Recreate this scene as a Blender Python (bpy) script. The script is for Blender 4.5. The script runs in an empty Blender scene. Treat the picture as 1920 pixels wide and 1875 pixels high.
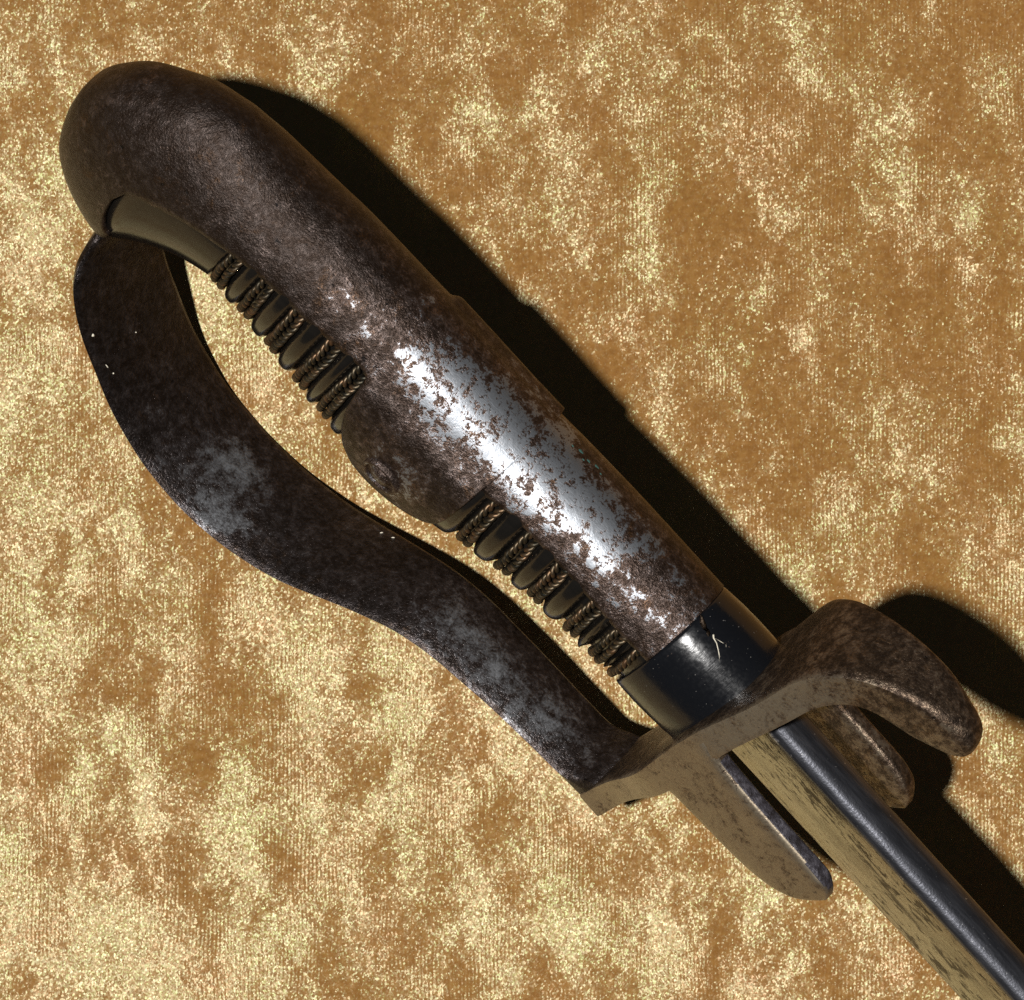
import bpy, bmesh, math, random
import numpy as np
from mathutils import Matrix, Vector, noise as mnoise

MM = 0.001
rnd = random.Random(7)
sc = bpy.context.scene
COL = sc.collection

# ------------------------------------------------------------------ camera
cam_d = bpy.data.cameras.new("camera")
cam = bpy.data.objects.new("camera", cam_d)
COL.objects.link(cam)
cam.location = (0, 0, 1.2)
cam.rotation_euler = (0, 0, 0)
cam_d.sensor_fit = 'HORIZONTAL'
cam_d.sensor_width = 36.0
cam_d.lens = 258.75
cam_d.clip_start = 0.05
cam_d.clip_end = 50.0
sc.camera = cam

# ------------------------------------------------------------------ surroundings and the one lamp
world = bpy.data.worlds.new("World")
sc.world = world
world.use_nodes = True
bg = world.node_tree.nodes["Background"]
bg.inputs[0].default_value = (0.85, 0.93, 1.0, 1)
bg.inputs[1].default_value = 0.02

sun_d = bpy.data.lights.new("sun", 'SUN')
sun_d.energy = 4.6
sun_d.angle = math.radians(2.4)
sun_d.color = (1.0, 0.98, 0.95)
sun = bpy.data.objects.new("sun", sun_d)
COL.objects.link(sun)
LDIR = Vector((-0.210, -0.015, 1.0)).normalized()          # towards the lamp
sun.rotation_euler = LDIR.to_track_quat('Z', 'Y').to_euler()
sun.location = LDIR * 1.5

vs = sc.view_settings
vs.view_transform = 'Standard'
vs.look = 'None'
vs.exposure = 0.0
vs.gamma = 1.0
vs.use_curve_mapping = False
sc.cycles.max_bounces = 6
sc.cycles.diffuse_bounces = 3
sc.cycles.glossy_bounces = 4
sc.cycles.sample_clamp_indirect = 2.5
sc.cycles.use_denoising = False


# ------------------------------------------------------------------ node helpers
def new_mat(name):
    m = bpy.data.materials.new(name)
    m.use_nodes = True
    nt = m.node_tree
    for n in list(nt.nodes):
        nt.nodes.remove(n)
    out = nt.nodes.new('ShaderNodeOutputMaterial')
    return m, nt, out


class G:
    """small helper round a node tree"""
    def __init__(self, nt):
        self.nt = nt

    def n(self, kind, **kw):
        nd = self.nt.nodes.new(kind)
        for k, v in kw.items():
            setattr(nd, k, v)
        return nd

    def link(self, a, b):
        self.nt.links.new(a, b)

    def val(self, sock, v):
        if isinstance(v, bpy.types.NodeSocket):
            self.link(v, sock)
        else:
            sock.default_value = v

    def math(self, op, a, b=0.0, c=None, clamp=False):
        nd = self.n('ShaderNodeMath', operation=op, use_clamp=clamp)
        self.val(nd.inputs[0], a)
        self.val(nd.inputs[1], b)
        if c is not None:
            self.val(nd.inputs[2], c)
        return nd.outputs[0]

    def vmath(self, op, a, b=(0, 0, 0), scale=None):
        nd = self.n('ShaderNodeVectorMath', operation=op)
        self.val(nd.inputs[0], a)
        if op == 'SCALE':
            self.val(nd.inputs['Scale'], scale)
        else:
            self.val(nd.inputs[1], b)
        return nd.outputs[0]

    def coord(self):
        return self.n('ShaderNodeTexCoord').outputs['Object']

    def mapping(self, vec, scale=(1, 1, 1), rot=(0, 0, 0), loc=(0, 0, 0)):
        nd = self.n('ShaderNodeMapping')
        self.link(vec, nd.inputs['Vector'])
        nd.inputs['Scale'].default_value = scale
        nd.inputs['Rotation'].default_value = rot
        nd.inputs['Location'].default_value = loc
        return nd.outputs[0]

    def noise(self, vec, scale, detail=3.0, rough=0.55, dist=0.0, color=False):
        nd = self.n('ShaderNodeTexNoise')
        self.link(vec, nd.inputs['Vector'])
        nd.inputs['Scale'].default_value = scale
        nd.inputs['Detail'].default_value = detail
        nd.inputs['Roughness'].default_value = rough
        nd.inputs['Distortion'].default_value = dist
        return nd.outputs['Color'] if color else nd.outputs['Fac']

    def voronoi(self, vec, scale, color=True):
        nd = self.n('ShaderNodeTexVoronoi')
        self.link(vec, nd.inputs['Vector'])
        nd.inputs['Scale'].default_value = scale
        return nd.outputs['Color'] if color else nd.outputs['Distance']

    def smooth(self, v, a, b, lo=0.0, hi=1.0):
        nd = self.n('ShaderNodeMapRange', interpolation_type='SMOOTHSTEP')
        self.val(nd.inputs[0], v)
        nd.inputs[1].default_value = a
        nd.inputs[2].default_value = b
        nd.inputs[3].default_value = lo
        nd.inputs[4].default_value = hi
        return nd.outputs[0]

    def mix(self, f, a, b):
        nd = self.n('ShaderNodeMix', data_type='RGBA')
        self.val(nd.inputs[0], f)
        self.val(nd.inputs[6], a)
        self.val(nd.inputs[7], b)
        return nd.outputs[2]

    def mixf(self, f, a, b):
        nd = self.n('ShaderNodeMix', data_type='FLOAT')
        self.val(nd.inputs[0], f)
        self.val(nd.inputs[2], a)
        self.val(nd.inputs[3], b)
        return nd.outputs[0]

    def ramp(self, f, stops):
        nd = self.n('ShaderNodeValToRGB')
        self.val(nd.inputs[0], f)
        el = nd.color_ramp.elements
        while len(el) < len(stops):
            el.new(0.5)
        for e, (p, c) in zip(el, stops):
            e.position = p
            e.color = (*c, 1)
        return nd.outputs[0]

    def bump(self, h, strength, dist, normal=None):
        nd = self.n('ShaderNodeBump')
        self.link(h, nd.inputs['Height'])
        nd.inputs['Strength'].default_value = strength
        nd.inputs['Distance'].default_value = dist
        if normal is not None:
            self.link(normal, nd.inputs['Normal'])
        return nd.outputs[0]

    def attr(self, name):
        nd = self.n('ShaderNodeAttribute', attribute_name=name)
        return nd.outputs['Fac']

    def principled(self, base, metallic, rough, normal=None, spec=0.5, coat=0.0):
        nd = self.n('ShaderNodeBsdfPrincipled')
        self.val(nd.inputs['Base Color'], base)
        self.val(nd.inputs['Metallic'], metallic)
        self.val(nd.inputs['Roughness'], rough)
        nd.inputs['Specular IOR Level'].default_value = spec
        nd.inputs['Coat Weight'].default_value = coat
        if normal is not None:
            self.link(normal, nd.inputs['Normal'])
        return nd.outputs[0]


# ------------------------------------------------------------------ materials
def mat_velvet():
    m, nt, out = new_mat("crushed_velvet")
    g = G(nt)
    P = g.coord()
    # crushed pile: where the nap lies, in patches of about a centimetre, drawn out along the warp
    Pw = g.vmath('ADD', P, g.vmath('SCALE', g.vmath('SUBTRACT', g.noise(P, 160, 2, 0.5, color=True), (0.5, 0.5, 0.5)), scale=0.006))
    Ps = g.mapping(Pw, scale=(1.0, 0.58, 1.0), rot=(0, 0, 0.28))
    lay = g.vmath('SUBTRACT', g.noise(Ps, 130, 4.0, 0.6, color=True), (0.5, 0.5, 0.5))
    clump = g.vmath('SUBTRACT', g.noise(P, 800, 3.0, 0.6, color=True), (0.5, 0.5, 0.5))
    fibre = g.vmath('SUBTRACT', g.voronoi(g.mapping(P, scale=(1.0, 0.85, 1.0)), 3900), (0.5, 0.5, 0.5))
    fibre2 = g.vmath('SUBTRACT', g.noise(P, 2700, 3.0, 0.75, color=True), (0.5, 0.5, 0.5))
    # where the nap is pressed flat and where it leans away from the lamp
    press = g.math('ADD', g.math('MULTIPLY', g.noise(Ps, 108, 6.0, 0.67, 0.3), 0.70), g.math('MULTIPLY', g.noise(P, 15, 2.0, 0.5), 0.30))
    sx = g.n('ShaderNodeSeparateXYZ')
    g.link(P, sx.inputs[0])
    hand = g.math('ADD', g.math('MULTIPLY', sx.outputs[0], -0.42), g.math('MULTIPLY', sx.outputs[1], -0.36))   # the nap was stroked more on one side
    hand = g.math('MINIMUM', g.math('MAXIMUM', hand, -0.06), 0.06)
    press = g.math('ADD', press, hand)
    lean = g.smooth(press, 0.38, 0.63, 0.80, 0.02)
    # knitted backing: fine wales that run up the cloth, beaded
    w = g.n('ShaderNodeTexWave', wave_type='BANDS', bands_direction='X')
    Pq = g.vmath('ADD', P, g.vmath('SCALE', g.vmath('SUBTRACT', g.noise(P, 90, 1, 0.5, color=True), (0.5, 0.5, 0.5)), scale=0.0012))
    g.link(g.mapping(Pq, scale=(1.0, 0.04, 1.0)), w.inputs['Vector'])
    w.inputs['Scale'].default_value = 500
    w.inputs['Distortion'].default_value = 0.5
    w.inputs['Detail'].default_value = 1.0
    wale_on = g.smooth(g.noise(P, 70, 2, 0.5), 0.42, 0.60)
    w2 = g.n('ShaderNodeTexWave', wave_type='BANDS', bands_direction='Y')
    g.link(g.mapping(Pq, scale=(0.35, 1.0, 1.0)), w2.inputs['Vector'])
    w2.inputs['Scale'].default_value = 560
    w2.inputs['Distortion'].default_value = 1.5
    bead = g.math('ADD', 0.45, g.math('MULTIPLY', w2.outputs['Fac'], 0.55))
    wale = g.math('MULTIPLY', g.math('MULTIPLY', g.math('SUBTRACT', w.outputs['Fac'], 0.5), bead), wale_on)
    wv = g.n('ShaderNodeCombineXYZ')
    g.link(wale, wv.inputs[0])
    tilt = g.vmath('SCALE', lay, scale=0.9)
    tilt = g.vmath('ADD', tilt, g.vmath('SCALE', (0.26, 0.62, 0.0), scale=lean))
    tilt = g.vmath('ADD', tilt, g.vmath('SCALE', clump, scale=0.5))
    soft = tilt
    tilt = g.vmath('ADD', tilt, g.vmath('SCALE', fibre, scale=0.95))
    tilt = g.vmath('ADD', tilt, g.vmath('SCALE', fibre2, scale=0.9))
    tilt = g.vmath('ADD', tilt, g.vmath('SCALE', wv.outputs[0], scale=0.8))
    flat = (1.0, 1.0, 0.0)
    geo = g.n('ShaderNodeNewGeometry')
    Nf = g.vmath('NORMALIZE', g.vmath('ADD', geo.outputs['Normal'], g.vmath('MULTIPLY', tilt, flat)))
    Ns = g.vmath('NORMALIZE', g.vmath('ADD', geo.outputs['Normal'], g.vmath('SCALE', g.vmath('MULTIPLY', soft, flat), scale=0.5)))
    # dyed pile: ochre with small differences between yarns
    tone = g.noise(P, 900, 2, 0.6)
    base = g.mix(g.smooth(tone, 0.35, 0.65), (0.224, 0.094, 0.0185, 1), (0.278, 0.128, 0.029, 1))
    dif = g.n('ShaderNodeBsdfDiffuse')
    g.link(base, dif.inputs[0])
    g.link(Ns, dif.inputs['Normal'])
    hue = g.voronoi(P, 3600)
    hs = g.n('ShaderNodeSeparateColor')
    g.link(hue, hs.inputs[0])
    zone = g.noise(P, 60, 2, 0.5)
    hmix = g.math('ADD', g.math('MULTIPLY', hs.outputs[0], 0.42), g.math('MULTIPLY', zone, 0.62))
    shine = g.ramp(hmix, [(0.20, (1.0, 0.70, 0.48)), (0.35, (0.99, 0.90, 0.58)), (0.52, (0.93, 0.97, 0.68)), (0.74, (0.74, 0.98, 0.50))])
    gl = g.n('ShaderNodeBsdfGlossy')                  # broad sheen of the pressed nap
    g.link(shine, gl.inputs['Color'])
    gl.inputs['Roughness'].default_value = 0.50
    Nm = g.vmath('NORMALIZE', g.vmath('ADD', geo.outputs['Normal'], g.vmath('MULTIPLY', g.vmath('ADD', soft, g.vmath('SCALE', g.vmath('ADD', g.vmath('ADD', fibre, fibre2), g.vmath('SCALE', wv.outputs[0], scale=1.1)), scale=0.42)), flat)))
    g.link(Nm, gl.inputs['Normal'])
    gs = g.n('ShaderNodeBsdfGlossy')                  # single shining fibres
    g.link(shine, gs.inputs['Color'])
    gs.inputs['Roughness'].default_value = 0.36
    g.link(Nf, gs.inputs['Normal'])
    gm = g.n('ShaderNodeMixShader')
    gm.inputs[0].default_value = 0.24
    g.link(gl.outputs[0], gm.inputs[1])
    g.link(gs.outputs[0], gm.inputs[2])
    mx = g.n('ShaderNodeMixShader')
    mx.inputs[0].default_value = 0.165
    g.link(dif.outputs[0], mx.inputs[1])
    g.link(gm.outputs[0], mx.inputs[2])
    g.link(mx.outputs[0], out.inputs[0])
    return m


def mat_worn_steel(name, patina_lo, patina_hi, rust, bare, bare_rough=0.40, grain=2600, patina_rough=0.42, seed=0.0, soft=0.025, gain=2.9):
    """brown patinated steel with bright steel where the attribute 'wear' marks rubbing or painted glints"""
    m, nt, out = new_mat(name)
    g = G(nt)
    P = g.mapping(g.coord(), loc=(seed, seed * 0.7, seed * 1.3))
    wear_glint = g.attr('wear_glint')
    big = g.noise(P, 170, 4, 0.6, 0.3)
    mid = g.noise(P, 620, 5, 0.68, 0.4)
    fine = g.noise(P, grain, 3, 0.65)
    f2 = g.math('ADD', g.math('MULTIPLY', big, 0.33), g.math('ADD', g.math('MULTIPLY', mid, 0.43), g.math('MULTIPLY', fine, 0.24)))
    k = g.math('ADD', g.math('MULTIPLY', g.math('SUBTRACT', f2, 0.5), gain), wear_glint)
    mask = g.smooth(k, 0.5 - soft, 0.5 + soft)
    rub = g.smooth(k, -0.05, 0.45)
    spk = g.smooth(g.noise(P, 1500, 3, 0.6), 0.50, 0.72)
    pat = g.mix(g.smooth(mid, 0.38, 0.66), (*patina_lo, 1), (*patina_hi, 1))
    pat = g.mix(g.math('MULTIPLY', spk, 0.5), pat, tuple(1.9 * c for c in patina_hi) + (1,))
    rm = g.math('MULTIPLY', g.smooth(g.noise(P, 260, 5, 0.7, 0.5), 0.52, 0.72), g.smooth(fine, 0.38, 0.60))
    pat = g.mix(g.math('MULTIPLY', rm, 0.55), pat, (*rust, 1))
    pits = g.smooth(g.noise(P, 430, 4, 0.7), 0.655, 0.69)
    pat = g.mix(g.math('MULTIPLY', pits, 0.85), pat, (0.012, 0.010, 0.010, 1))
    bar = g.mix(g.smooth(mid, 0.3, 0.7), (*bare, 1), tuple(0.78 * c for c in bare) + (1,))
    pat = g.mix(rub, g.vmath('SCALE', pat, scale=0.42), g.vmath('MULTIPLY', g.vmath('SCALE', pat, scale=1.0), (0.99, 0.985, 1.01)))
    bar = g.mix(g.math('MULTIPLY', pits, 0.75), bar, (0.10, 0.085, 0.075, 1))
    col = g.mix(mask, pat, bar)
    # relief: corroded grain on the patina, fine long scratches on the bright steel
    scr = g.noise(g.mapping(P, scale=(0.05, 1.0, 1.0), rot=(0.2, 0.1, 0.15)), 5200, 2, 0.6)
    n1 = g.bump(fine, 0.75, 0.00024)
    n1 = g.bump(g.math('SUBTRACT', mid, g.math('MULTIPLY', pits, 0.8)), 0.24, 0.0005, n1)
    n2 = g.bump(mid, 0.18, 0.0004, g.bump(scr, 0.22, 0.00005))
    nm = g.n('ShaderNodeMix', data_type='VECTOR')
    g.link(mask, nm.inputs[0])
    g.link(n1, nm.inputs[4])
    g.link(n2, nm.inputs[5])
    ro = g.mixf(mask, g.math('ADD', g.mixf(fine, patina_rough - 0.10, patina_rough + 0.10), g.math('MULTIPLY', rub, -0.07)), g.mixf(mid, bare_rough - 0.06, bare_rough + 0.08))
    me = g.mixf(mask, 0.82, 1.0)
    sh1 = g.principled(col, me, ro, nm.outputs[1], 0.5)
    sh2 = g.principled(col, me, g.math('ADD', ro, 0.30), nm.outputs[1], 0.5)
    shm = g.n('ShaderNodeMixShader')
    g.link(g.mixf(mask, 0.20, 0.55), shm.inputs[0])
    g.link(sh1, shm.inputs[1])
    g.link(sh2, shm.inputs[2])
    sh = shm.outputs[0]
    g.link(sh, out.inputs[0])
    return m


def mat_horn():
    m, nt, out = new_mat("black_horn")
    g = G(nt)
    P = g.coord()
    c = g.mix(g.noise(g.mapping(P, scale=(0.3, 1, 1)), 700, 4, 0.6), (0.004, 0.004, 0.004, 1), (0.012, 0.010, 0.008, 1))
    nrm = g.bump(g.noise(P, 1400, 3, 0.6), 0.12, 0.00012)
    ro = g.mixf(g.noise(P, 400, 3, 0.6), 0.13, 0.24)
    g.link(g.principled(c, 0.0, ro, nrm, 0.55), out.inputs[0])
    return m


def mat_black_paint():
    m, nt, out = new_mat("black_lacquer")
    g = G(nt)
    P = g.coord()
    chip = g.smooth(g.math('ADD', g.noise(P, 900, 5, 0.7), g.math('MULTIPLY', g.noise(P, 120, 2, 0.5), 0.3)), 0.845, 0.865)
    dust = g.smooth(g.noise(P, 2600, 2, 0.5), 0.73, 0.77)
    c = g.mix(chip, (0.005, 0.0055, 0.007, 1), (0.075, 0.055, 0.045, 1))
    c = g.mix(g.math('MULTIPLY', dust, 0.5), c, (0.30, 0.29, 0.27, 1))
    nrm = g.bump(g.noise(P, 500, 4, 0.6), 0.14, 0.00025)
    nrm = g.bump(g.noise(g.mapping(P, scale=(1.0, 0.06, 0.06), rot=(0, 0.3, 0.2)), 4200, 2, 0.6), 0.16, 0.00005, nrm)
    ro = g.mixf(g.smooth(g.noise(P, 1500, 3, 0.6), 0.35, 0.7), 0.17, 0.25)
    g.link(g.principled(c, 0.0, ro, nrm, 0.5), out.inputs[0])
    return m


def mat_spine():
    m, nt, out = new_mat("blackened_spine")
    g = G(nt)
    P = g.coord()
    s = g.noise(g.mapping(P, scale=(0.12, 1, 1)), 1500, 4, 0.65)
    c = g.mix(g.smooth(s, 0.35, 0.7), (0.060, 0.062, 0.072, 1), (0.115, 0.118, 0.135, 1))
    wear_glint = g.attr('wear_glint')
    k = g.math('ADD', g.noise(P, 900, 5, 0.7), g.math('MULTIPLY', g.math('SUBTRACT', wear_glint, 0.5), 0.9))
    mk = g.smooth(k, 0.50, 0.60)
    c = g.mix(mk, c, (0.42, 0.42, 0.44, 1))
    spark = g.smooth(g.noise(P, 2400, 2, 0.5), 0.71, 0.75)
    c = g.mix(g.math('MULTIPLY', spark, 0.7), c, (0.5, 0.5, 0.5, 1))
    nrm = g.bump(s, 0.18, 0.00012)
    nrm = g.bump(g.noise(P, 2500, 2, 0.6), 0.3, 0.00012, nrm)
    g.link(g.principled(c, 0.85, g.mixf(mk, 0.35, 0.42), nrm, 0.9), out.inputs[0])
    return m


def mat_blade():
    m, nt, out = new_mat("stained_blade_steel")
    g = G(nt)
    P = g.coord()
    streak = g.noise(g.mapping(P, scale=(0.28, 1, 1)), 1300, 5, 0.72, 0.5)
    blotch = g.noise(g.mapping(P, scale=(0.35, 1, 1)), 210, 4, 0.62, 0.4)
    k = g.math('ADD', g.math('MULTIPLY', streak, 0.6), g.math('MULTIPLY', blotch, 0.4))
    mk = g.smooth(k, 0.515, 0.565)
    c = g.mix(mk, (0.36, 0.33, 0.265, 1), (0.07, 0.058, 0.042, 1))
    grey = g.smooth(g.noise(g.mapping(P, scale=(0.25, 1, 1), loc=(0.3, 0.1, 0)), 260, 3, 0.6), 0.52, 0.66)
    c = g.mix(g.math('MULTIPLY', grey, 0.55), c, (0.19, 0.17, 0.135, 1))
    speck = g.smooth(g.noise(g.mapping(P, scale=(0.4, 1, 1)), 2600, 3, 0.7), 0.50, 0.62)
    c = g.mix(g.math('MULTIPLY', speck, 0.28), c, (0.12, 0.10, 0.07, 1))
    nrm = g.bump(streak, 0.30, 0.00025)
    g.link(g.principled(c, 0.95, g.mixf(mk, 0.27, 0.45), nrm, 0.5), out.inputs[0])
    return m


def mat_wire():
    m, nt, out = new_mat("tarnished_copper_wire")
    g = G(nt)
    P = g.coord()
    t = g.noise(P, 420, 4, 0.65)
    c = g.ramp(t, [(0.34, (0.026, 0.025, 0.019)), (0.50, (0.090, 0.070, 0.044)), (0.68, (0.17, 0.095, 0.050))])
    nrm = g.bump(g.noise(P, 5000, 2, 0.6), 0.3, 0.0001)
    g.link(g.principled(c, 0.85, 0.44, nrm, 0.5), out.inputs[0])
    return m


def mat_plain(name, col, rough=0.7):
    m, nt, out = new_mat(name)
    g = G(nt)
    P = g.coord()
    c = g.mix(g.noise(P, 2500, 3, 0.6), (*col, 1), tuple(0.72 * v for v in col) + (1,))
    g.link(g.principled(c, 0.0, rough, g.bump(g.noise(P, 3000, 2, 0.6), 0.3, 0.0001), 0.4), out.inputs[0])
    return m


M_VELVET = mat_velvet()
M_BACK = mat_worn_steel("backstrap_steel", (0.062, 0.039, 0.028), (0.108, 0.082, 0.071), (0.20, 0.095, 0.030), (0.35, 0.37, 0.40), 0.33, 2600, 0.38, 0.013, 0.10, 3.9)
M_BOW = mat_worn_steel("bow_steel", (0.046, 0.034, 0.029), (0.082, 0.070, 0.068), (0.12, 0.070, 0.035), (0.48, 0.50, 0.53), 0.38, 2400, 0.33, 0.41, 0.24, 2.0)
M_GUARD = mat_worn_steel("guard_steel", (0.075, 0.050, 0.034), (0.150, 0.105, 0.070), (0.19, 0.10, 0.035), (0.385, 0.325, 0.24), 0.36, 2300, 0.40, 0.23, 0.27, 3.0)
M_HORN = mat_horn()
M_PAINT = mat_black_paint()
M_SPINE = mat_spine()
M_BLADE = mat_blade()
M_WIRE = mat_wire()
def mat_edge_grey():
    m, nt, out = new_mat("edge_grey")
    g = G(nt)
    P = g.coord()
    t = g.noise(P, 520, 5, 0.72)
    c = g.ramp(t, [(0.36, (0.022, 0.018, 0.020)), (0.52, (0.060, 0.055, 0.066)), (0.68, (0.15, 0.142, 0.165))])
    nrm = g.bump(g.noise(P, 2200, 3, 0.7), 0.8, 0.0003)
    g.link(g.principled(c, 0.35, 0.44, nrm, 0.5), out.inputs[0])
    return m


M_EDGE_GREY = mat_edge_grey()
M_FLECK = mat_plain("cream_paint_fleck", (0.78, 0.72, 0.58))
M_GREEN = mat_plain("verdigris", (0.05, 0.13, 0.11), 0.8)


# ------------------------------------------------------------------ mesh helpers
def obj(name, verts, faces, mat, parent=None, sharp=40, wear_glint=None, scale=MM):
    me = bpy.data.meshes.new(name)
    V = (np.asarray(verts, float) * scale)
    me.from_pydata([tuple(v) for v in V], [], [tuple(f) for f in faces])
    me.validate()
    me.materials.append(mat)
    for p in me.polygons:
        p.use_smooth = True
    if sharp is not None:
        me.set_sharp_from_angle(angle=math.radians(sharp))
    if wear_glint is not None:
        a = me.attributes.new('wear_glint', 'FLOAT', 'POINT')
        a.data.foreach_set('value', np.asarray(wear_glint, np.float32))
    me.update()
    o = bpy.data.objects.new(name, me)
    COL.objects.link(o)
    o.parent = parent
    return o


def grid_faces(nr, nc, closed=False, off=0, flip=False):
    F = []
    for i in range(nr - 1):
        for j in range(nc if closed else nc - 1):
            j2 = (j + 1) % nc
            q = (off + i * nc + j, off + i * nc + j2, off + (i + 1) * nc + j2, off + (i + 1) * nc + j)
            F.append(q[::-1] if flip else q)
    return F


def tangents(P):
    P = np.asarray(P, float)
    t = np.zeros_like(P)
    t[1:-1] = (P[2:] - P[:-2]) / 2
    t[0] = P[1] - P[0]
    t[-1] = P[-1] - P[-2]
    return t


def catmull(P, t):
    """P (n,k) control rows, t array of parameters in 0..n-1"""
    P = np.asarray(P, float)
    T = tangents(P)
    t = np.clip(np.asarray(t, float), 0, len(P) - 1 - 1e-9)
    i = t.astype(int)
    f = (t - i)[:, None]
    a, b, ta, tb = P[i], P[i + 1], T[i], T[i + 1]
    return (2 * f**3 - 3 * f**2 + 1) * a + (f**3 - 2 * f**2 + f) * ta + (-2 * f**3 + 3 * f**2) * b + (f**3 - f**2) * tb


def sstep(v, a, b):
    t = np.clip((np.asarray(v, float) - a) / (b - a), 0, 1)
    return t * t * (3 - 2 * t)


# ------------------------------------------------------------------ the sabre's frame
# local x runs to the point of the blade, local z to its spine, local -y is the side turned up to the camera
ROLL, DIP = math.radians(55), math.radians(-4)
u3 = Vector((0.675, -0.738, 0)).normalized()
n3 = Vector((-u3.y, u3.x, 0))
v3 = Vector((0, 0, 1))
Xw = math.cos(DIP) * u3 + math.sin(DIP) * v3
up = math.cos(DIP) * v3 - math.sin(DIP) * u3
Zw = math.cos(ROLL) * n3 + math.sin(ROLL) * up
Yw = Zw.cross(Xw)
HILT_Z = 0.0525
R = Matrix((Xw, Yw, Zw)).transposed().to_4x4()
R.translation = Vector((0.0333, -0.0294, HILT_Z))
sabre = bpy.data.objects.new("sabre", None)
COL.objects.link(sabre)
sabre.empty_display_size = 0.02
sabre.matrix_world = R
sabre['label'] = "old sabre with brown patinated steel hilt, flat knuckle bow and wire-bound black grip"
sabre['category'] = "sabre"

# ------------------------------------------------------------------ grip core
GRIP = np.array([
    (-135.96, -15.33, 0.39, 0.30), (-135.70, -15.47, 1.75, 2.40), (-134.72, -16.56, 6.25, 4.40), (-132.00, -17.22, 12.56, 7.00),
    (-127.84, -17.07, 16.56, 9.20), (-123.12, -16.27, 19.73, 10.40), (-118.64, -15.76, 21.18, 11.00), (-116.36, -14.67, 20.87, 11.20),
    (-113.80, -12.60, 18.90, 11.26), (-110.38, -10.20, 16.60, 11.40), (-106.36, -8.30, 14.60, 11.40), (-101.22, -6.80, 13.20, 11.40),
    (-97.69, -6.55, 13.30, 11.48), (-92.36, -6.39, 13.93, 11.60), (-85.66, -6.61, 14.32, 11.90), (-78.62, -7.05, 15.10, 12.04),
    (-71.10, -7.19, 15.50, 12.20), (-63.92, -7.05, 15.61, 12.07), (-56.43, -6.61, 15.20, 11.93), (-49.38, -5.60, 14.20, 11.80),
    (-42.37, -4.00, 13.12, 11.42), (-30.78, -2.28, 12.22, 10.80), (-17.12, -1.60, 12.08, 10.30), (-11.00, -1.38, 12.08, 10.10)])
_tt = np.linspace(0, len(GRIP) - 1, 1500)
_gt = catmull(GRIP, _tt)
_gt[:, 0] = np.maximum.accumulate(_gt[:, 0])


def gprof(x):
    """centre height, half depth and half width of the grip at x (mm)"""
    t = np.interp(x, _gt[:, 0], _tt)
    r = catmull(GRIP, t)
    return r[:, 1], np.maximum(r[:, 2], 0.2), np.maximum(r[:, 3], 0.2)


def surf(x, psi, off=0.0):
    """points of the grip surface; psi (deg) from the spine towards the side turned up"""
    x = np.asarray(x, float)
    psi = np.radians(np.asarray(psi, float))
    zc, az, ay = gprof(x)
    s, c = np.sin(psi), np.cos(psi)
    nz, ny = c / az, s / ay
    L = np.sqrt(nz * nz + ny * ny)
    xs = x - off * np.clip(1 - (x + 136) / 9, 0, 1)
    return np.stack([xs, -(ay * s + off * ny / L), zc + az * c + off * nz / L], 1)


WIRES = np.array([-100.58, -94.25, -87.58, -80.33, -74.5, -68.08, -60.83, -52.92, -45.0, -37.58, -31.17, -23.4, -17.6, -13.2])
_wi = np.arange(len(WIRES))


def wphase(x):
    x = np.asarray(x, float)
    p = np.interp(x, WIRES, _wi)
    p = np.where(x < WIRES[0], (x - WIRES[0]) / 6.4, p)
    return np.where(x > WIRES[-1], len(WIRES) - 1 + (x - WIRES[-1]) / 4.0, p)


def wx(p):
    p = np.asarray(p, float)
    x = np.interp(p, _wi, WIRES)
    x = np.where(p < 0, WIRES[0] + p * 6.4, x)
    return np.where(p > len(WIRES) - 1, WIRES[-1] + (p - len(WIRES) + 1) * 4.0, x)


def helix(psi):
    return (psi - 95.0) / 360.0 * 0.85


xs = np.concatenate([-135.95 + 3.0 * np.linspace(0, 1, 14) ** 2, np.arange(-132.6, -11.3, 0.30)])
NC = 72
psis = np.linspace(0, 360, NC, endpoint=False)
GV = []
for x in xs:
    ph = wphase(np.full(NC, x)) - helix(psis)
    k = np.round(ph)
    gap = wx(k + 1 + helix(psis)) - wx(k + helix(psis))
    d = np.abs(ph - k) * gap
    r = np.clip((d - 1.55) / 1.55, 0, 1)
    rib = -1.05 + 1.65 * np.clip(1 - (1 - r) ** 2.2, 0, 1) ** 0.8
    rib = np.where(ph < -0.26, 0.0, rib)
    rib = np.where((ph > 13.3), -0.2, rib)
    fade = sstep(x, -103.0, -101.6)
    inset = -0.9 * (1 - sstep(x, -121.5, -116.5))
    o = rib * fade + inset
    GV.append(np.stack([surf(np.array([x]), np.array([p]), oo)[0] for p, oo in zip(psis, o)]))
GV = np.concatenate(GV)
gf = grid_faces(len(xs), NC, True)
gf.append(tuple(range(NC))[::-1])
gf.append(tuple((len(xs) - 1) * NC + j for j in range(NC)))
grip = obj("grip", GV, gf, M_HORN, sabre, sharp=70)
grip['label'] = "ribbed black horn grip bound with twisted wire"


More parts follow.
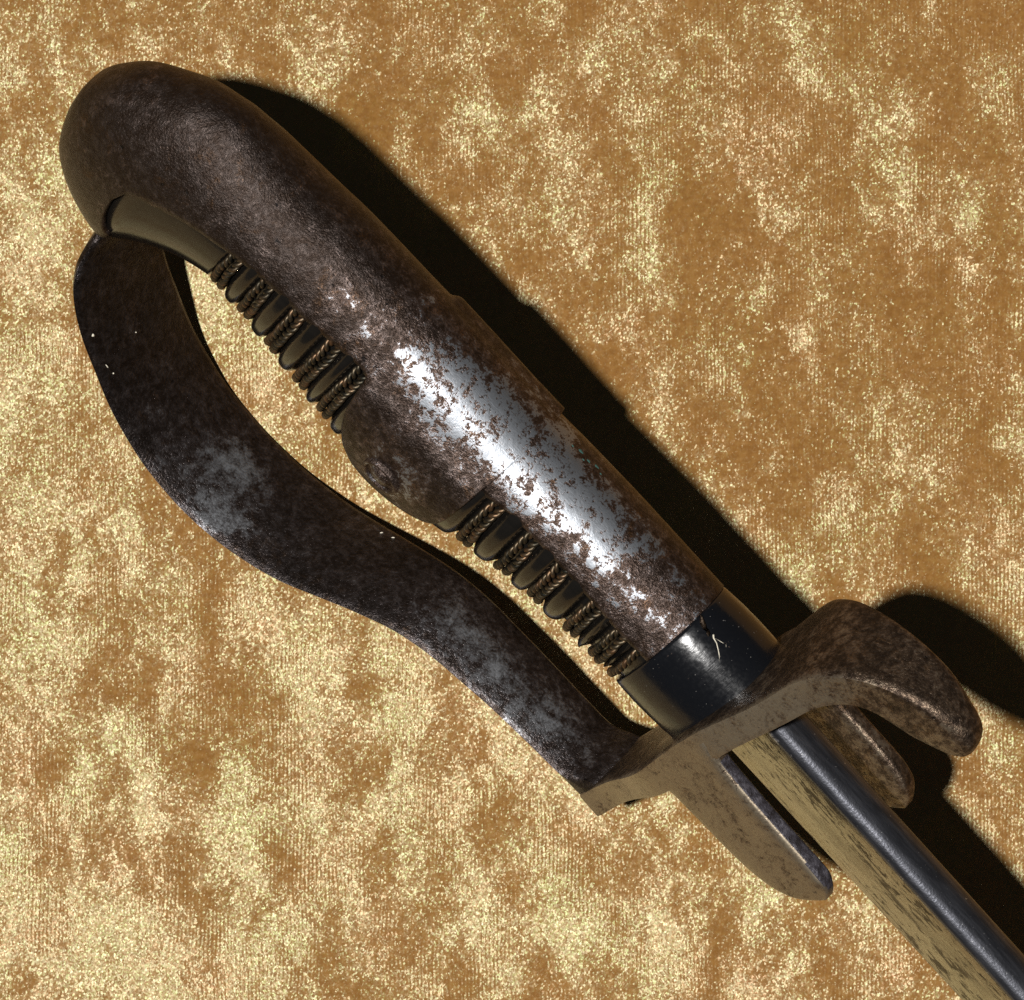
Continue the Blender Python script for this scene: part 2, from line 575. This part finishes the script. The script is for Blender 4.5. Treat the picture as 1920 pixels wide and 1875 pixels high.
# twisted wire lying in the grooves: two cords to each turn, each cord two strands
def tube(path, rad, ns, V, F):
    n = len(path)
    T = np.gradient(path, axis=0)
    T /= np.linalg.norm(T, axis=1)[:, None]
    ref = np.array([1.0, 0.02, 0.03])
    A = np.cross(T, ref)
    A /= np.linalg.norm(A, axis=1)[:, None]
    B = np.cross(T, A)
    o = len(V)
    for i in range(n):
        for j in range(ns):
            a = 2 * math.pi * j / ns
            V.append(path[i] + rad * (math.cos(a) * A[i] + math.sin(a) * B[i]))
    F.extend(grid_faces(n, ns, True, o))
    F.append(tuple(o + j for j in range(ns))[::-1])
    F.append(tuple(o + (n - 1) * ns + j for j in range(ns)))


for k in range(len(WIRES)):
    for c in (0, 1):
        if k == len(WIRES) - 1 and c > 0:
            continue
        if k == 0 and c == 0:
            p0, p1 = 62.0, 300.0
        else:
            p0, p1 = 40.0, 320.0
        N = 330
        ps = np.linspace(p0, p1, N)
        wob = 0.10 * np.sin(ps * 0.11 + k * 1.7 + c) + 0.07 * np.sin(ps * 0.31 + k)
        x = wx(k + helix(ps)) + (c - 0.5) * (1.50 + 0.10 * math.sin(k * 2.3)) + wob
        base = surf(x, ps, -1.05 + 0.72 + 0.10 * math.sin(k * 3.1 + c * 2.0))
        # outward direction and arc length
        outw = surf(x, ps, 1.0) - surf(x, ps, 0.0)
        outw /= np.linalg.norm(outw, axis=1)[:, None]
        T = np.gradient(base, axis=0)
        ds = np.linalg.norm(T, axis=1)
        s = np.cumsum(ds)
        T /= ds[:, None]
        bi = np.cross(T, outw)
        tw = (1 if c == 1 else -1) * 2 * math.pi * s / (2.7 + 0.25 * math.sin(k + c)) + k
        V, F = [], []
        for st in (0, math.pi):
            path = base + (0.36 + 0.03 * np.sin(ps * 0.05 + k))[:, None] * (np.cos(tw + st)[:, None] * outw + np.sin(tw + st)[:, None] * bi)
            tube(path, 0.385, 7, V, F)
        obj("twisted_wire", V, F, M_WIRE, grip, sharp=None)

# ------------------------------------------------------------------ backstrap with pommel cap and ears
EDGE = [(-121, 94), (-120.58, 94), (-119.92, 85), (-117.5, 80), (-111.75, 79), (-104.42, 77), (-95.83, 71), (-87.08, 67), (-78.83, 61), (-75.0, 59),
        (-73.9, 62), (-73.2, 72), (-72.2, 86), (-70.6, 100), (-68.2, 114), (-65.0, 127), (-60.5, 135), (-56.0, 133), (-53.0, 127), (-50.7, 119), (-49.6, 111),
        (-49.15, 100), (-49.0, 60), (-42.83, 58), (-36.0, 61), (-25.0, 66), (-17.2, 69), (-11.8, 69)]
ex, ep = np.array(EDGE).T
BEAK = [(-120.58, 94), (-120.2, 102), (-119.6, 109), (-118.7, 115), (-117.9, 119), (-116.6, 123)]
bx, bp = np.array(BEAK).T


def ear(x, psi):
    a = np.abs(psi)
    near = np.asarray(psi) > 0
    on = sstep(x, -74.4, -72.6) * (1 - sstep(x, -49.25, -48.9))
    body = np.where(near, 0.8 * sstep(a, 50, 66), 0.95 * sstep(a, 30, 46))
    bulge = 0.95 * np.clip(np.sin(np.pi * np.clip((x + 74) / 25.5, 0, 1)), 0, 1) * sstep(a, 70, 118)
    return on * (body + bulge)


def shell_offset(x, psi, frac):
    o = 0.62 + ear(x, psi)
    return o - 0.42 * sstep(frac, 0.93, 1.0) ** 2 * np.where(frac > 1.5, 0, 1) * sstep(x, -120.58, -119.4)


rows = list(-135.95 + 3.0 * np.linspace(0, 1, 14) ** 2) + list(np.arange(-132.6, -120.6, 0.4)) + [-120.58]
rows2 = sorted(set(list(np.round(np.arange(-120.3, -12.2, 0.45), 3)) + [-49.4, -49.25, -49.15, -49.08, -49.0, -48.95, -48.9, -48.8, -73.9, -73.6, -73.2, -72.8, -12.25]))
# column layout from the spine outwards; the last columns close up for a rounded rim
cf = np.concatenate([np.linspace(0, 0.9, 26, endpoint=False), [0.90, 0.93, 0.955, 0.975, 0.99, 1.0]])
nA = len(cf)
cb = np.linspace(0, 1, 16)
V, F, W = [], [], []


def wear_back(p):
    n = 0.574 * p[2] + 0.82 * p[1]          # across the strap as it is turned to the light
    x = p[0]
    g2 = lambda cx, sx, cn, sn: math.exp(-((x - cx) / sx) ** 2) * math.exp(-((n - cn) / sn) ** 2)
    w = -0.12 + 0.42 * sstep(x, -106, -60) * math.exp(-((n - 1.0) / 9.0) ** 2)
    w += 0.40 * g2(-63, 11, -2.0, 5.5) + 0.46 * g2(-50, 13, 4.5, 6.0) + 0.32 * g2(-43, 9, 0.0, 6.5) + 0.25 * g2(-33, 8, 5.0, 6.5)
    w += 0.05 * g2(-20, 9, -1.0, 7.0) + 0.55 * g2(-60, 8, -16, 4.5)
    return float(np.clip(w, -0.3, 0.60))


def add_strip(rws, cols, getpsi, sgn, rim):
    o = len(V)
    for x in rws:
        psi = getpsi(x, cols)
        off = shell_offset(np.full(len(cols), x), psi * sgn, cols if rim else np.full(len(cols), 2.0))
        pts = np.stack([surf(np.array([x]), np.array([q * sgn]), f)[0] for q, f in zip(psi, off)])
        for p in pts:
            V.append(p)
            W.append(wear_back(p))
    F.extend(grid_faces(len(rws), len(cols), False, o, flip=(sgn < 0)))


all_rows = rows + rows2
for sgn in (1, -1):
    add_strip(all_rows, cf, lambda x, c: c * (94.0 if x <= -120.58 else float(np.interp(x, ex, ep))), sgn, True)
    brow = rows + [x for x in rows2 if x <= -116.6]
    add_strip(brow, cb, lambda x, c: 94.0 + c * 86.0 if x <= -120.58 else float(np.interp(x, bx, bp)) + c * (180.0 - float(np.interp(x, bx, bp))), sgn, False)
# the rounding of the rim must not pinch the cap where the shell is closed
V = np.array(V)
backstrap = obj("backstrap", V, F, M_BACK, sabre, sharp=None, wear_glint=W)
bm = bmesh.new()
bm.from_mesh(backstrap.data)
bmesh.ops.remove_doubles(bm, verts=bm.verts, dist=0.00004)
bmesh.ops.recalc_face_normals(bm, faces=bm.faces)
bm.to_mesh(backstrap.data)
bm.free()
for p in backstrap.data.polygons:
    p.use_smooth = True
backstrap.data.set_sharp_from_angle(angle=math.radians(50))
sol = backstrap.modifiers.new("thickness", 'SOLIDIFY')
sol.thickness = 1.0 * MM
sol.offset = -1.0
sol.use_even_offset = False
backstrap['label'] = "brown steel backstrap and pommel cap rubbed bright along the middle"


# rivet through the ears
def rivet(sgn):
    c = surf(np.array([-60.75]), np.array([102.0 * sgn]), 2.30)[0]
    nrm = c - surf(np.array([-60.75]), np.array([102.0 * sgn]), 0.0)[0]
    nrm /= np.linalg.norm(nrm)
    a = np.array([1.0, 0, 0])
    a -= a.dot(nrm) * nrm
    a /= np.linalg.norm(a)
    b = np.cross(nrm, a)
    prof = [(0.0, 0.40), (0.7, 0.36), (1.3, 0.22), (1.7, -0.05), (1.95, -0.35), (2.2, -0.30), (2.5, 0.12), (2.75, 0.20), (3.05, 0.08), (3.2, -0.5)]
    ns = 40
    V, F = [], []
    for r, h in prof:
        for j in range(ns):
            t = 2 * math.pi * j / ns
            V.append(c + a * r * math.cos(t) * 1.15 + b * r * math.sin(t) * 0.95 + nrm * h * 1.5)
    F = grid_faces(len(prof), ns, True, 0, flip=sgn < 0)
    r = obj("rivet", V, F, M_BACK, backstrap, sharp=None, wear_glint=[0.25] * len(V))
    return r


rivet(1)
rivet(-1)

# spot of verdigris on the strap
def blob(name, x, psi, off, sx, sy, mat, parent, seed, h=0.12):
    q = random.Random(seed)
    V, F = [], []
    ns = 14
    rr = [q.uniform(0.65, 1.15) for _ in range(ns)]
    for ring, hh in ((0.0, 1.0), (0.55, 0.9), (1.0, 0.0)):
        for j in range(ns):
            t = 2 * math.pi * j / ns
            dx = sx * ring * rr[j] * math.cos(t)
            dp = sy * ring * rr[j] * math.sin(t)
            V.append(surf(np.array([x + dx]), np.array([psi + dp]), off + h * hh - 0.03)[0])
    F = grid_faces(3, ns, True)
    return obj(name, V, F, mat, parent, sharp=None)


for i, (dx, dp, s) in enumerate([(0, 0, 0.9), (1.9, 1.5, 0.7), (3.4, -1.0, 0.8), (-1.5, 2.5, 0.5), (1.2, 5, 0.5), (4.6, 2.0, 0.4)]):
    blob("verdigris_spot", -43.0 + dx, -18 + dp, 0.64, 0.6 * s, 2.0 * s, M_GREEN, backstrap, i, 0.07)

# ------------------------------------------------------------------ ferrule
fx = [-12.3, -12.25, -12.1, -11.7, -10.5, -8, -5, -2, 0.5, 2.2]
fo = [-0.9, -0.35, -0.1, 0.02, 0.10, 0.22, 0.22, 0.12, -0.05, -0.1]
FV = []
NF = 96
for x, o in zip(fx, fo):
    t = np.linspace(0, 2 * math.pi, NF, endpoint=False)
    zc = -1.15 + 1.0 * (x + 12.3) / 14.5
    FV += [(x, -(10.45 + o) * math.sin(a), zc + (12.55 + o) * math.cos(a)) for a in t]
ff = grid_faces(len(fx), NF, True)
ff.append(tuple(range(NF))[::-1])
ff.append(tuple((len(fx) - 1) * NF + j for j in range(NF)))
ferrule = obj("ferrule", FV, ff, M_PAINT, sabre, sharp=60)
ferrule['label'] = "glossy black ferrule with a chip of cream paint"


def ferr(x, psi, off):
    a = math.radians(psi)
    return np.array((x, -(10.6 + off) * math.sin(a), -0.8 + (12.7 + off) * math.cos(a)))


def ribbon(name, pts, wid, parent, mat, lift=0.08):
    """a thin crumb of dried paint drawn along a few points (x, psi) of the ferrule"""
    V, F = [], []
    for i, ((x, p), w) in enumerate(zip(pts, wid)):
        V += [ferr(x - w, p, lift * 0.3), ferr(x, p + w * 1.5, lift + 0.12), ferr(x + w, p, lift * 0.3), ferr(x, p - w * 1.5, lift + 0.1)]
    F = grid_faces(len(pts), 4, True)
    return obj(name, V, F, mat, parent, sharp=None)


chip = ribbon("paint_chip", [(-12.0, 13), (-11.2, 15), (-10.4, 18), (-9.7, 17), (-9.1, 20)], [0.35, 0.75, 0.95, 0.60, 0.22], ferrule, M_GUARD, 0.01)
ribbon("paint_fleck", [(-8.6, 16), (-8.2, 18), (-7.3, 19), (-6.3, 22), (-5.4, 25), (-4.9, 28)], [0.15, 0.32, 0.20, 0.16, 0.28, 0.12], ferrule, M_FLECK)
ribbon("paint_fleck", [(-8.0, 17), (-7.1, 15.5), (-6.2, 14), (-5.9, 15)], [0.08, 0.10, 0.10, 0.18], ferrule, M_FLECK)

# ------------------------------------------------------------------ knuckle bow
BOW = np.array([
    (-117.6, -32.5, 5.0), (-117.89, -36.09, 6.62), (-117.47, -37.9, 9.17), (-116.95, -40.02, 13.27), (-116.17, -41.55, 16.86), (-114.63, -43.22, 19.95),
    (-112.91, -44.97, 21.52), (-110.16, -47.72, 22.18), (-106.7, -50.78, 22.23), (-102.37, -53.83, 22.18), (-96.28, -57.8, 22.25), (-90.2, -60.44, 22.4),
    (-84.1, -62.12, 22.43), (-76.29, -62.63, 22.35), (-68.52, -61.66, 21.82), (-61.69, -59.42, 21.07), (-56.59, -56.87, 20.21), (-51.59, -53.4, 19.03),
    (-45.76, -49.24, 17.75), (-39.11, -45.22, 16.57), (-32.39, -42.95, 15.83), (-25.56, -41.91, 15.16), (-19.6, -41.18, 14.59), (-12.75, -40.67, 14.13),
    (-5.9, -40.27, 13.88), (0.94, -39.86, 13.6), (4.70, -39.7, 13.5)])
tt = np.linspace(0, len(BOW) - 1, 420)
bw = catmull(BOW, tt)
dT = np.gradient(bw[:, :2], axis=0)
dT /= np.linalg.norm(dT, axis=1)[:, None]
inn = np.stack([-dT[:, 1], dT[:, 0]], 1)           # towards the grip
# outline of the strap: inner face nearly flat, outer face domed, thin rounded edges
prof = []
for q in np.linspace(1, -1, 29):
    e = abs(q)
    rim = math.sqrt(max(0.0, 1 - ((e - 0.93) / 0.07) ** 2)) if e > 0.93 else 1.0
    prof.append((q, (0.30 + 1.25 * (1 - q * q)) * rim, 1))
for q in np.linspace(-1, 1, 29)[1:-1]:
    e = abs(q)
    rim = math.sqrt(max(0.0, 1 - ((e - 0.93) / 0.07) ** 2)) if e > 0.93 else 1.0
    prof.append((q, -(0.45 + 1.25 * (1 - q * q) ** 0.8) * rim, -1))
BV, BW = [], []


def wear_glint_bow(x, y):
    g2 = lambda cx, sx, cy, sy: math.exp(-((x - cx) / sx) ** 2) * math.exp(-((y - cy) / sy) ** 2)
    w = 0.12 + 0.34 * g2(-14, 13, -2.5, 5.0) + 0.30 * g2(-31, 8, -1.5, 6.0) + 0.34 * g2(-75, 6, 1.0, 4.5) + 0.22 * g2(-71, 9, -8, 4)  # first two spots are rubbing, last two paint glints at the bend
    w += 0.10 * g2(-80, 22, -3, 9) - 0.10 * g2(-112, 22, 0, 12)
    return float(w)


for i in range(len(bw)):
    x, z, w = bw[i]
    fil = 4.0 * sstep(x, -7.5, 1.0) ** 2
    for q, h, side in prof:
        if side > 0:
            h = h + fil * (1 if abs(q) < 0.95 else 0.6)
        p = np.array((x, 0, z)) + h * np.array((inn[i, 0], 0, inn[i, 1]))
        y = -q * w / 2
        BV.append((p[0], y, p[2]))
        BW.append(wear_glint_bow(x, y) if side > 0 else 0.15)
bf = grid_faces(len(bw), len(prof), True)
bf.append(tuple(range(len(prof)))[::-1])
bf.append(tuple((len(bw) - 1) * len(prof) + j for j in range(len(prof))))
knuckle_bow = obj("knuckle_bow", BV, bf, M_BOW, sabre, sharp=50, wear_glint=BW)
bmx = bmesh.new()
bmx.from_mesh(knuckle_bow.data)
bmesh.ops.recalc_face_normals(bmx, faces=bmx.faces)
bmx.to_mesh(knuckle_bow.data)
bmx.free()
knuckle_bow['label'] = "flat S-curved knuckle bow of dark steel, rubbed bright by the guard"


def bow_pt(x, y):
    i = int(np.argmin(np.abs(bw[:, 0] - x) + (bw[:, 1] > -38) * 100))
    p = np.array((bw[i, 0], y, bw[i, 1]))
    return p, np.array((inn[i, 0], 0, inn[i, 1])), np.array((dT[i, 0], 0, dT[i, 1]))


def bw_at(x):
    return float(bw[int(np.argmin(np.abs(bw[:, 0] - x) + (bw[:, 1] > -38) * 100)), 2])


def bow_fleck(x, y, lx, ly, ang, seed):
    p, nrm, t = bow_pt(x, y)
    q = random.Random(seed)
    ns = 10
    rr = [q.uniform(0.7, 1.15) for _ in range(ns)]
    V = []
    for ring, hh in ((0.0, 0.16), (0.6, 0.14), (1.0, -0.05)):
        for j in range(ns):
            a = 2 * math.pi * j / ns
            cx, cy = lx * ring * rr[j] * math.cos(a), ly * ring * rr[j] * math.sin(a)
            V.append(p + t * (cx * math.cos(ang) - cy * math.sin(ang)) + np.array((0, 1.0, 0)) * (cx * math.sin(ang) + cy * math.cos(ang)) + nrm * (0.30 + 1.25 * (1 - min(1.0, abs(y) / (bw_at(x) / 2)) ** 2) + hh))
    obj("paint_fleck", V, grid_faces(3, ns, True), M_FLECK, knuckle_bow, sharp=None)


bow_fleck(-107.0, -9.3, 0.42, 0.28, 0.4, 3)
bow_fleck(-101.6, -9.0, 0.55, 0.07, 0.2, 4)
bow_fleck(-100.2, -8.4, 0.16, 0.14, 0.0, 5)
bow_fleck(-50.8, 7.4, 0.30, 0.08, 0.9, 6)
bow_fleck(-49.2, 7.6, 0.35, 0.07, 0.6, 8)
bow_fleck(-103.0, -1.5, 0.14, 0.12, 0.0, 9)

# ------------------------------------------------------------------ crossguard with quillon
#      x,    z,   thickness, half width
GUARD = np.array([
    (2.25, -40.2, 5.0, 6.95), (2.5, -34.0, 4.9, 7.2), (2.7, -28.0, 4.8, 8.7), (3.0, -21.0, 4.8, 11.4), (3.4, -14.5, 5.4, 13.6), (3.7, -9.0, 6.0, 14.15), (3.8, -2.5, 6.2, 14.15),
    (3.9, 4.0, 6.0, 13.9), (4.0, 9.5, 5.6, 12.9), (4.2, 15.0, 5.4, 11.6), (4.4, 20.0, 5.5, 10.3), (5.0, 25.0, 5.8, 9.0), (6.7, 29.3, 6.0, 7.9),
    (9.4, 32.7, 6.2, 6.7), (13.0, 35.1, 7.0, 5.7), (17.0, 36.5, 8.4, 4.9), (21.0, 37.3, 9.2, 4.3), (24.5, 37.8, 8.8, 3.7), (27.2, 38.2, 7.4, 3.1), (29.0, 38.4, 5.0, 2.4), (29.8, 38.5, 2.6, 1.4)])
tg = np.linspace(0, len(GUARD) - 1, 330)
gw = catmull(GUARD, tg)
gT = np.gradient(gw[:, :2], axis=0)
gT /= np.linalg.norm(gT, axis=1)[:, None]
gN = np.stack([-gT[:, 1], gT[:, 0]], 1)            # (x, z) normal: points to the grip side
QV, QW = [], []
NS = 56
for i in range(len(gw)):
    x, z, th, hw = gw[i]
    expo = 16.0 - 13.0 * sstep(z, 30.5, 38.5) * sstep(x, 8, 26)
    for j in range(NS):
        a = 2 * math.pi * (j + 0.5) / NS
        ca, sa = math.cos(a), math.sin(a)
        r = (abs(ca) ** expo + abs(sa) ** expo) ** (-1 / expo)
        py, pn = hw * ca * r, th / 2 * sa * r
        xr = -0.20 * py * sstep(z, 4, 26) - 0.5 * sstep(z, 4, 22) - 0.7 * math.exp(-((z - 2) / 16.0) ** 2) - 0.5 * sstep(z, 18, 30)
        # the strap's upper face rises towards its edges a little beyond the ferrule
        QV.append((x + xr + pn * gN[i, 0], py, z + pn * gN[i, 1]))
        side = sstep(-py / hw, 0.86, 0.97) if x < 12 else 0.75 * sstep(-py / hw, 0.6, 0.95)
        lower = sstep(-pn / (th / 2), 0.8, 0.98) * 0.4
        fade = 1 - 0.55 * sstep(z, 26, 36)
        QW.append(0.14 + fade * max(0.52 * float(side), lower))
qf = grid_faces(len(gw), NS, True)
qf.append(tuple(range(NS))[::-1])
qf.append(tuple((len(gw) - 1) * NS + j for j in range(NS)))
crossguard = obj("crossguard", QV, qf, M_GUARD, sabre, sharp=45, wear_glint=QW)
bmx = bmesh.new()
bmx.from_mesh(crossguard.data)
bmesh.ops.recalc_face_normals(bmx, faces=bmx.faces)
bmx.to_mesh(crossguard.data)
bmx.free()
crossguard['label'] = "steel crossguard with a quillon curling down beside the blade"


# langets: tongue-shaped plates either side of the blade
def langet(sgn):
    lo = [(2.5, -11.4), (5.6, -11.0), (7.0, -10.7), (9.5, -10.5), (14, -10.2), (20, -9.8), (25, -8.9), (28.5, -7.4), (31.5, -4.9), (33.4, -2.0), (34.0, 0.2)]
    hi = [(2.5, 5.8), (5.6, 5.2), (7.0, 4.7), (9.5, 4.4), (14, 4.1), (20, 3.9), (25, 3.8), (28.5, 3.7), (31.3, 3.3), (33.0, 2.2), (34.0, 0.8)]
    if sgn < 0:
        lo[-4:] = [(28.5, -7.8), (31.2, -6.4), (33.0, -4.6), (34.0, -2.6)]
        hi[-4:] = [(28.5, 3.4), (31.2, 2.2), (33.0, 0.2), (34.0, -1.8)]
    t = np.linspace(0, len(lo) - 1, 60)
    L_, H_ = catmull(lo, t), catmull(hi, t)
    V, Wt = [], []
    NP = 40
    for i in range(len(t)):
        x = (L_[i, 0] + H_[i, 0]) / 2
        zc, hz = (L_[i, 1] + H_[i, 1]) / 2, max((H_[i, 1] - L_[i, 1]) / 2, 0.25)
        end = sstep(x, 30.5, 34.0)
        yo = 14.10 - 0.7 * end
        yi = 10.7 + 0.9 * end
        yc, hy = (yo + yi) / 2, (yo - yi) / 2
        for j in range(NP):
            a = 2 * math.pi * (j + 0.5) / NP
            ca, sa = math.cos(a), math.sin(a)
            expo = 5.5
            r = (abs(ca) ** expo + abs(sa) ** expo) ** (-1 / expo)
            V.append((x, -sgn * (yc + hy * sa * r), zc + hz * ca * r))
            outer = sa * r
            if sgn > 0:
                Wt.append(0.62 if outer > 0.8 and abs(ca * r) < 0.97 else 0.55)
            else:
                Wt.append(0.32 if outer < -0.8 else 0.15)
    F = grid_faces(len(t), NP, True)
    F.append(tuple(range(NP))[::-1])
    F.append(tuple((len(t) - 1) * NP + j for j in range(NP)))
    o = obj("langet", V, F, M_GUARD, crossguard, sharp=40, wear_glint=Wt)
    o.data.materials.append(M_EDGE_GREY)                    # the near langet's upper edge gets a duller bluish grey
    for p in (o.data.polygons if sgn > 0 else ()):
        cy = sum(abs(o.data.vertices[i].co.y) for i in p.vertices) / len(p.vertices) / MM
        if abs(p.normal.z) > 0.75 and p.center.z > 0 and p.center.x > 0.0065 and cy < 13.8:
            p.material_index = 1
    b = bmesh.new()
    b.from_mesh(o.data)
    bmesh.ops.recalc_face_normals(b, faces=b.faces)
    b.to_mesh(o.data)
    b.free()
    return o


langet(1)
langet(-1)

# ------------------------------------------------------------------ blade
BL = 585.0
bxs = np.concatenate([np.arange(4.0, 120, 2.0), np.linspace(120, BL, 60)])


def taper(x):
    return 1 - 0.35 * x / BL - 0.6 * sstep(x, BL - 60, BL)


BVs, SVs, SW = [], [], []
half = [(-3.35, 5.9), (-3.5, 4.6), (-3.35, 3.0), (-2.9, 0.5), (-2.2, -3.0), (-1.4, -6.2), (-0.75, -8.6), (-0.25, -9.9)]
sect = half + [(0, -10.2)] + [(-y, z) for y, z in half[::-1]]
for x in bxs:
    k = taper(x)
    for y, z in sect:
        BVs.append((x, y * k, z * k + 0.2))
fb = grid_faces(len(bxs), len(sect), True)
fb.append(tuple(range(len(sect)))[::-1])
fb.append(tuple((len(bxs) - 1) * len(sect) + j for j in range(len(sect))))
blade = obj("blade", BVs, fb, M_BLADE, sabre, sharp=50)
blade['label'] = "long narrow steel blade with dark streaks"
arc = [(3.62 * math.cos(a) * -1, 5.2 + 2.7 * math.sin(a) ** 0.85) for a in np.linspace(0.0, math.pi, 21)]
secs = [(-3.2, 4.7)] + arc + [(3.2, 4.7)]
for x in bxs:
    k = taper(x)
    for j, (y, z) in enumerate(secs):
        SVs.append((x + 1.2, y * k, z * k + 0.2))
        t = j / (len(secs) - 1)
        SW.append(0.30 * (1 - sstep(t, 0.05, 0.25)) + 0.45 * (1 - sstep(t, 0.05, 0.35)) * (1 - sstep(x, 5, 14)) + 0.05)
fs = grid_faces(len(bxs), len(secs), True)
fs.append(tuple(range(len(secs)))[::-1])
fs.append(tuple((len(bxs) - 1) * len(secs) + j for j in range(len(secs))))
spine = obj("spine", SVs, fs, M_SPINE, blade, sharp=60, wear_glint=SW)
spine['label'] = "rounded blackened spine of the blade"
for o_ in (blade, spine, grip, ferrule):
    b = bmesh.new()
    b.from_mesh(o_.data)
    bmesh.ops.recalc_face_normals(b, faces=b.faces)
    b.to_mesh(o_.data)
    b.free()

# ------------------------------------------------------------------ velvet
gx = np.concatenate([np.linspace(-0.9, -0.12, 40, endpoint=False), np.linspace(-0.12, 0.12, 241), np.linspace(0.12, 0.9, 41)[1:]])
VV = []
for yy in gx:
    for xx in gx:
        h = 0.0016 * mnoise.noise(Vector((xx * 14, yy * 11, 0.3))) + 0.0007 * mnoise.noise(Vector((xx * 45, yy * 34, 1.7))) + 0.00025 * mnoise.noise(Vector((xx * 170, yy * 140, 4.1)))
        VV.append((xx, yy, h))
velvet = obj("velvet_cloth", VV, grid_faces(len(gx), len(gx)), M_VELVET, None, sharp=None, scale=1.0)
velvet['kind'] = "structure"
velvet['label'] = "golden ochre crushed velvet cloth spread under the sabre"
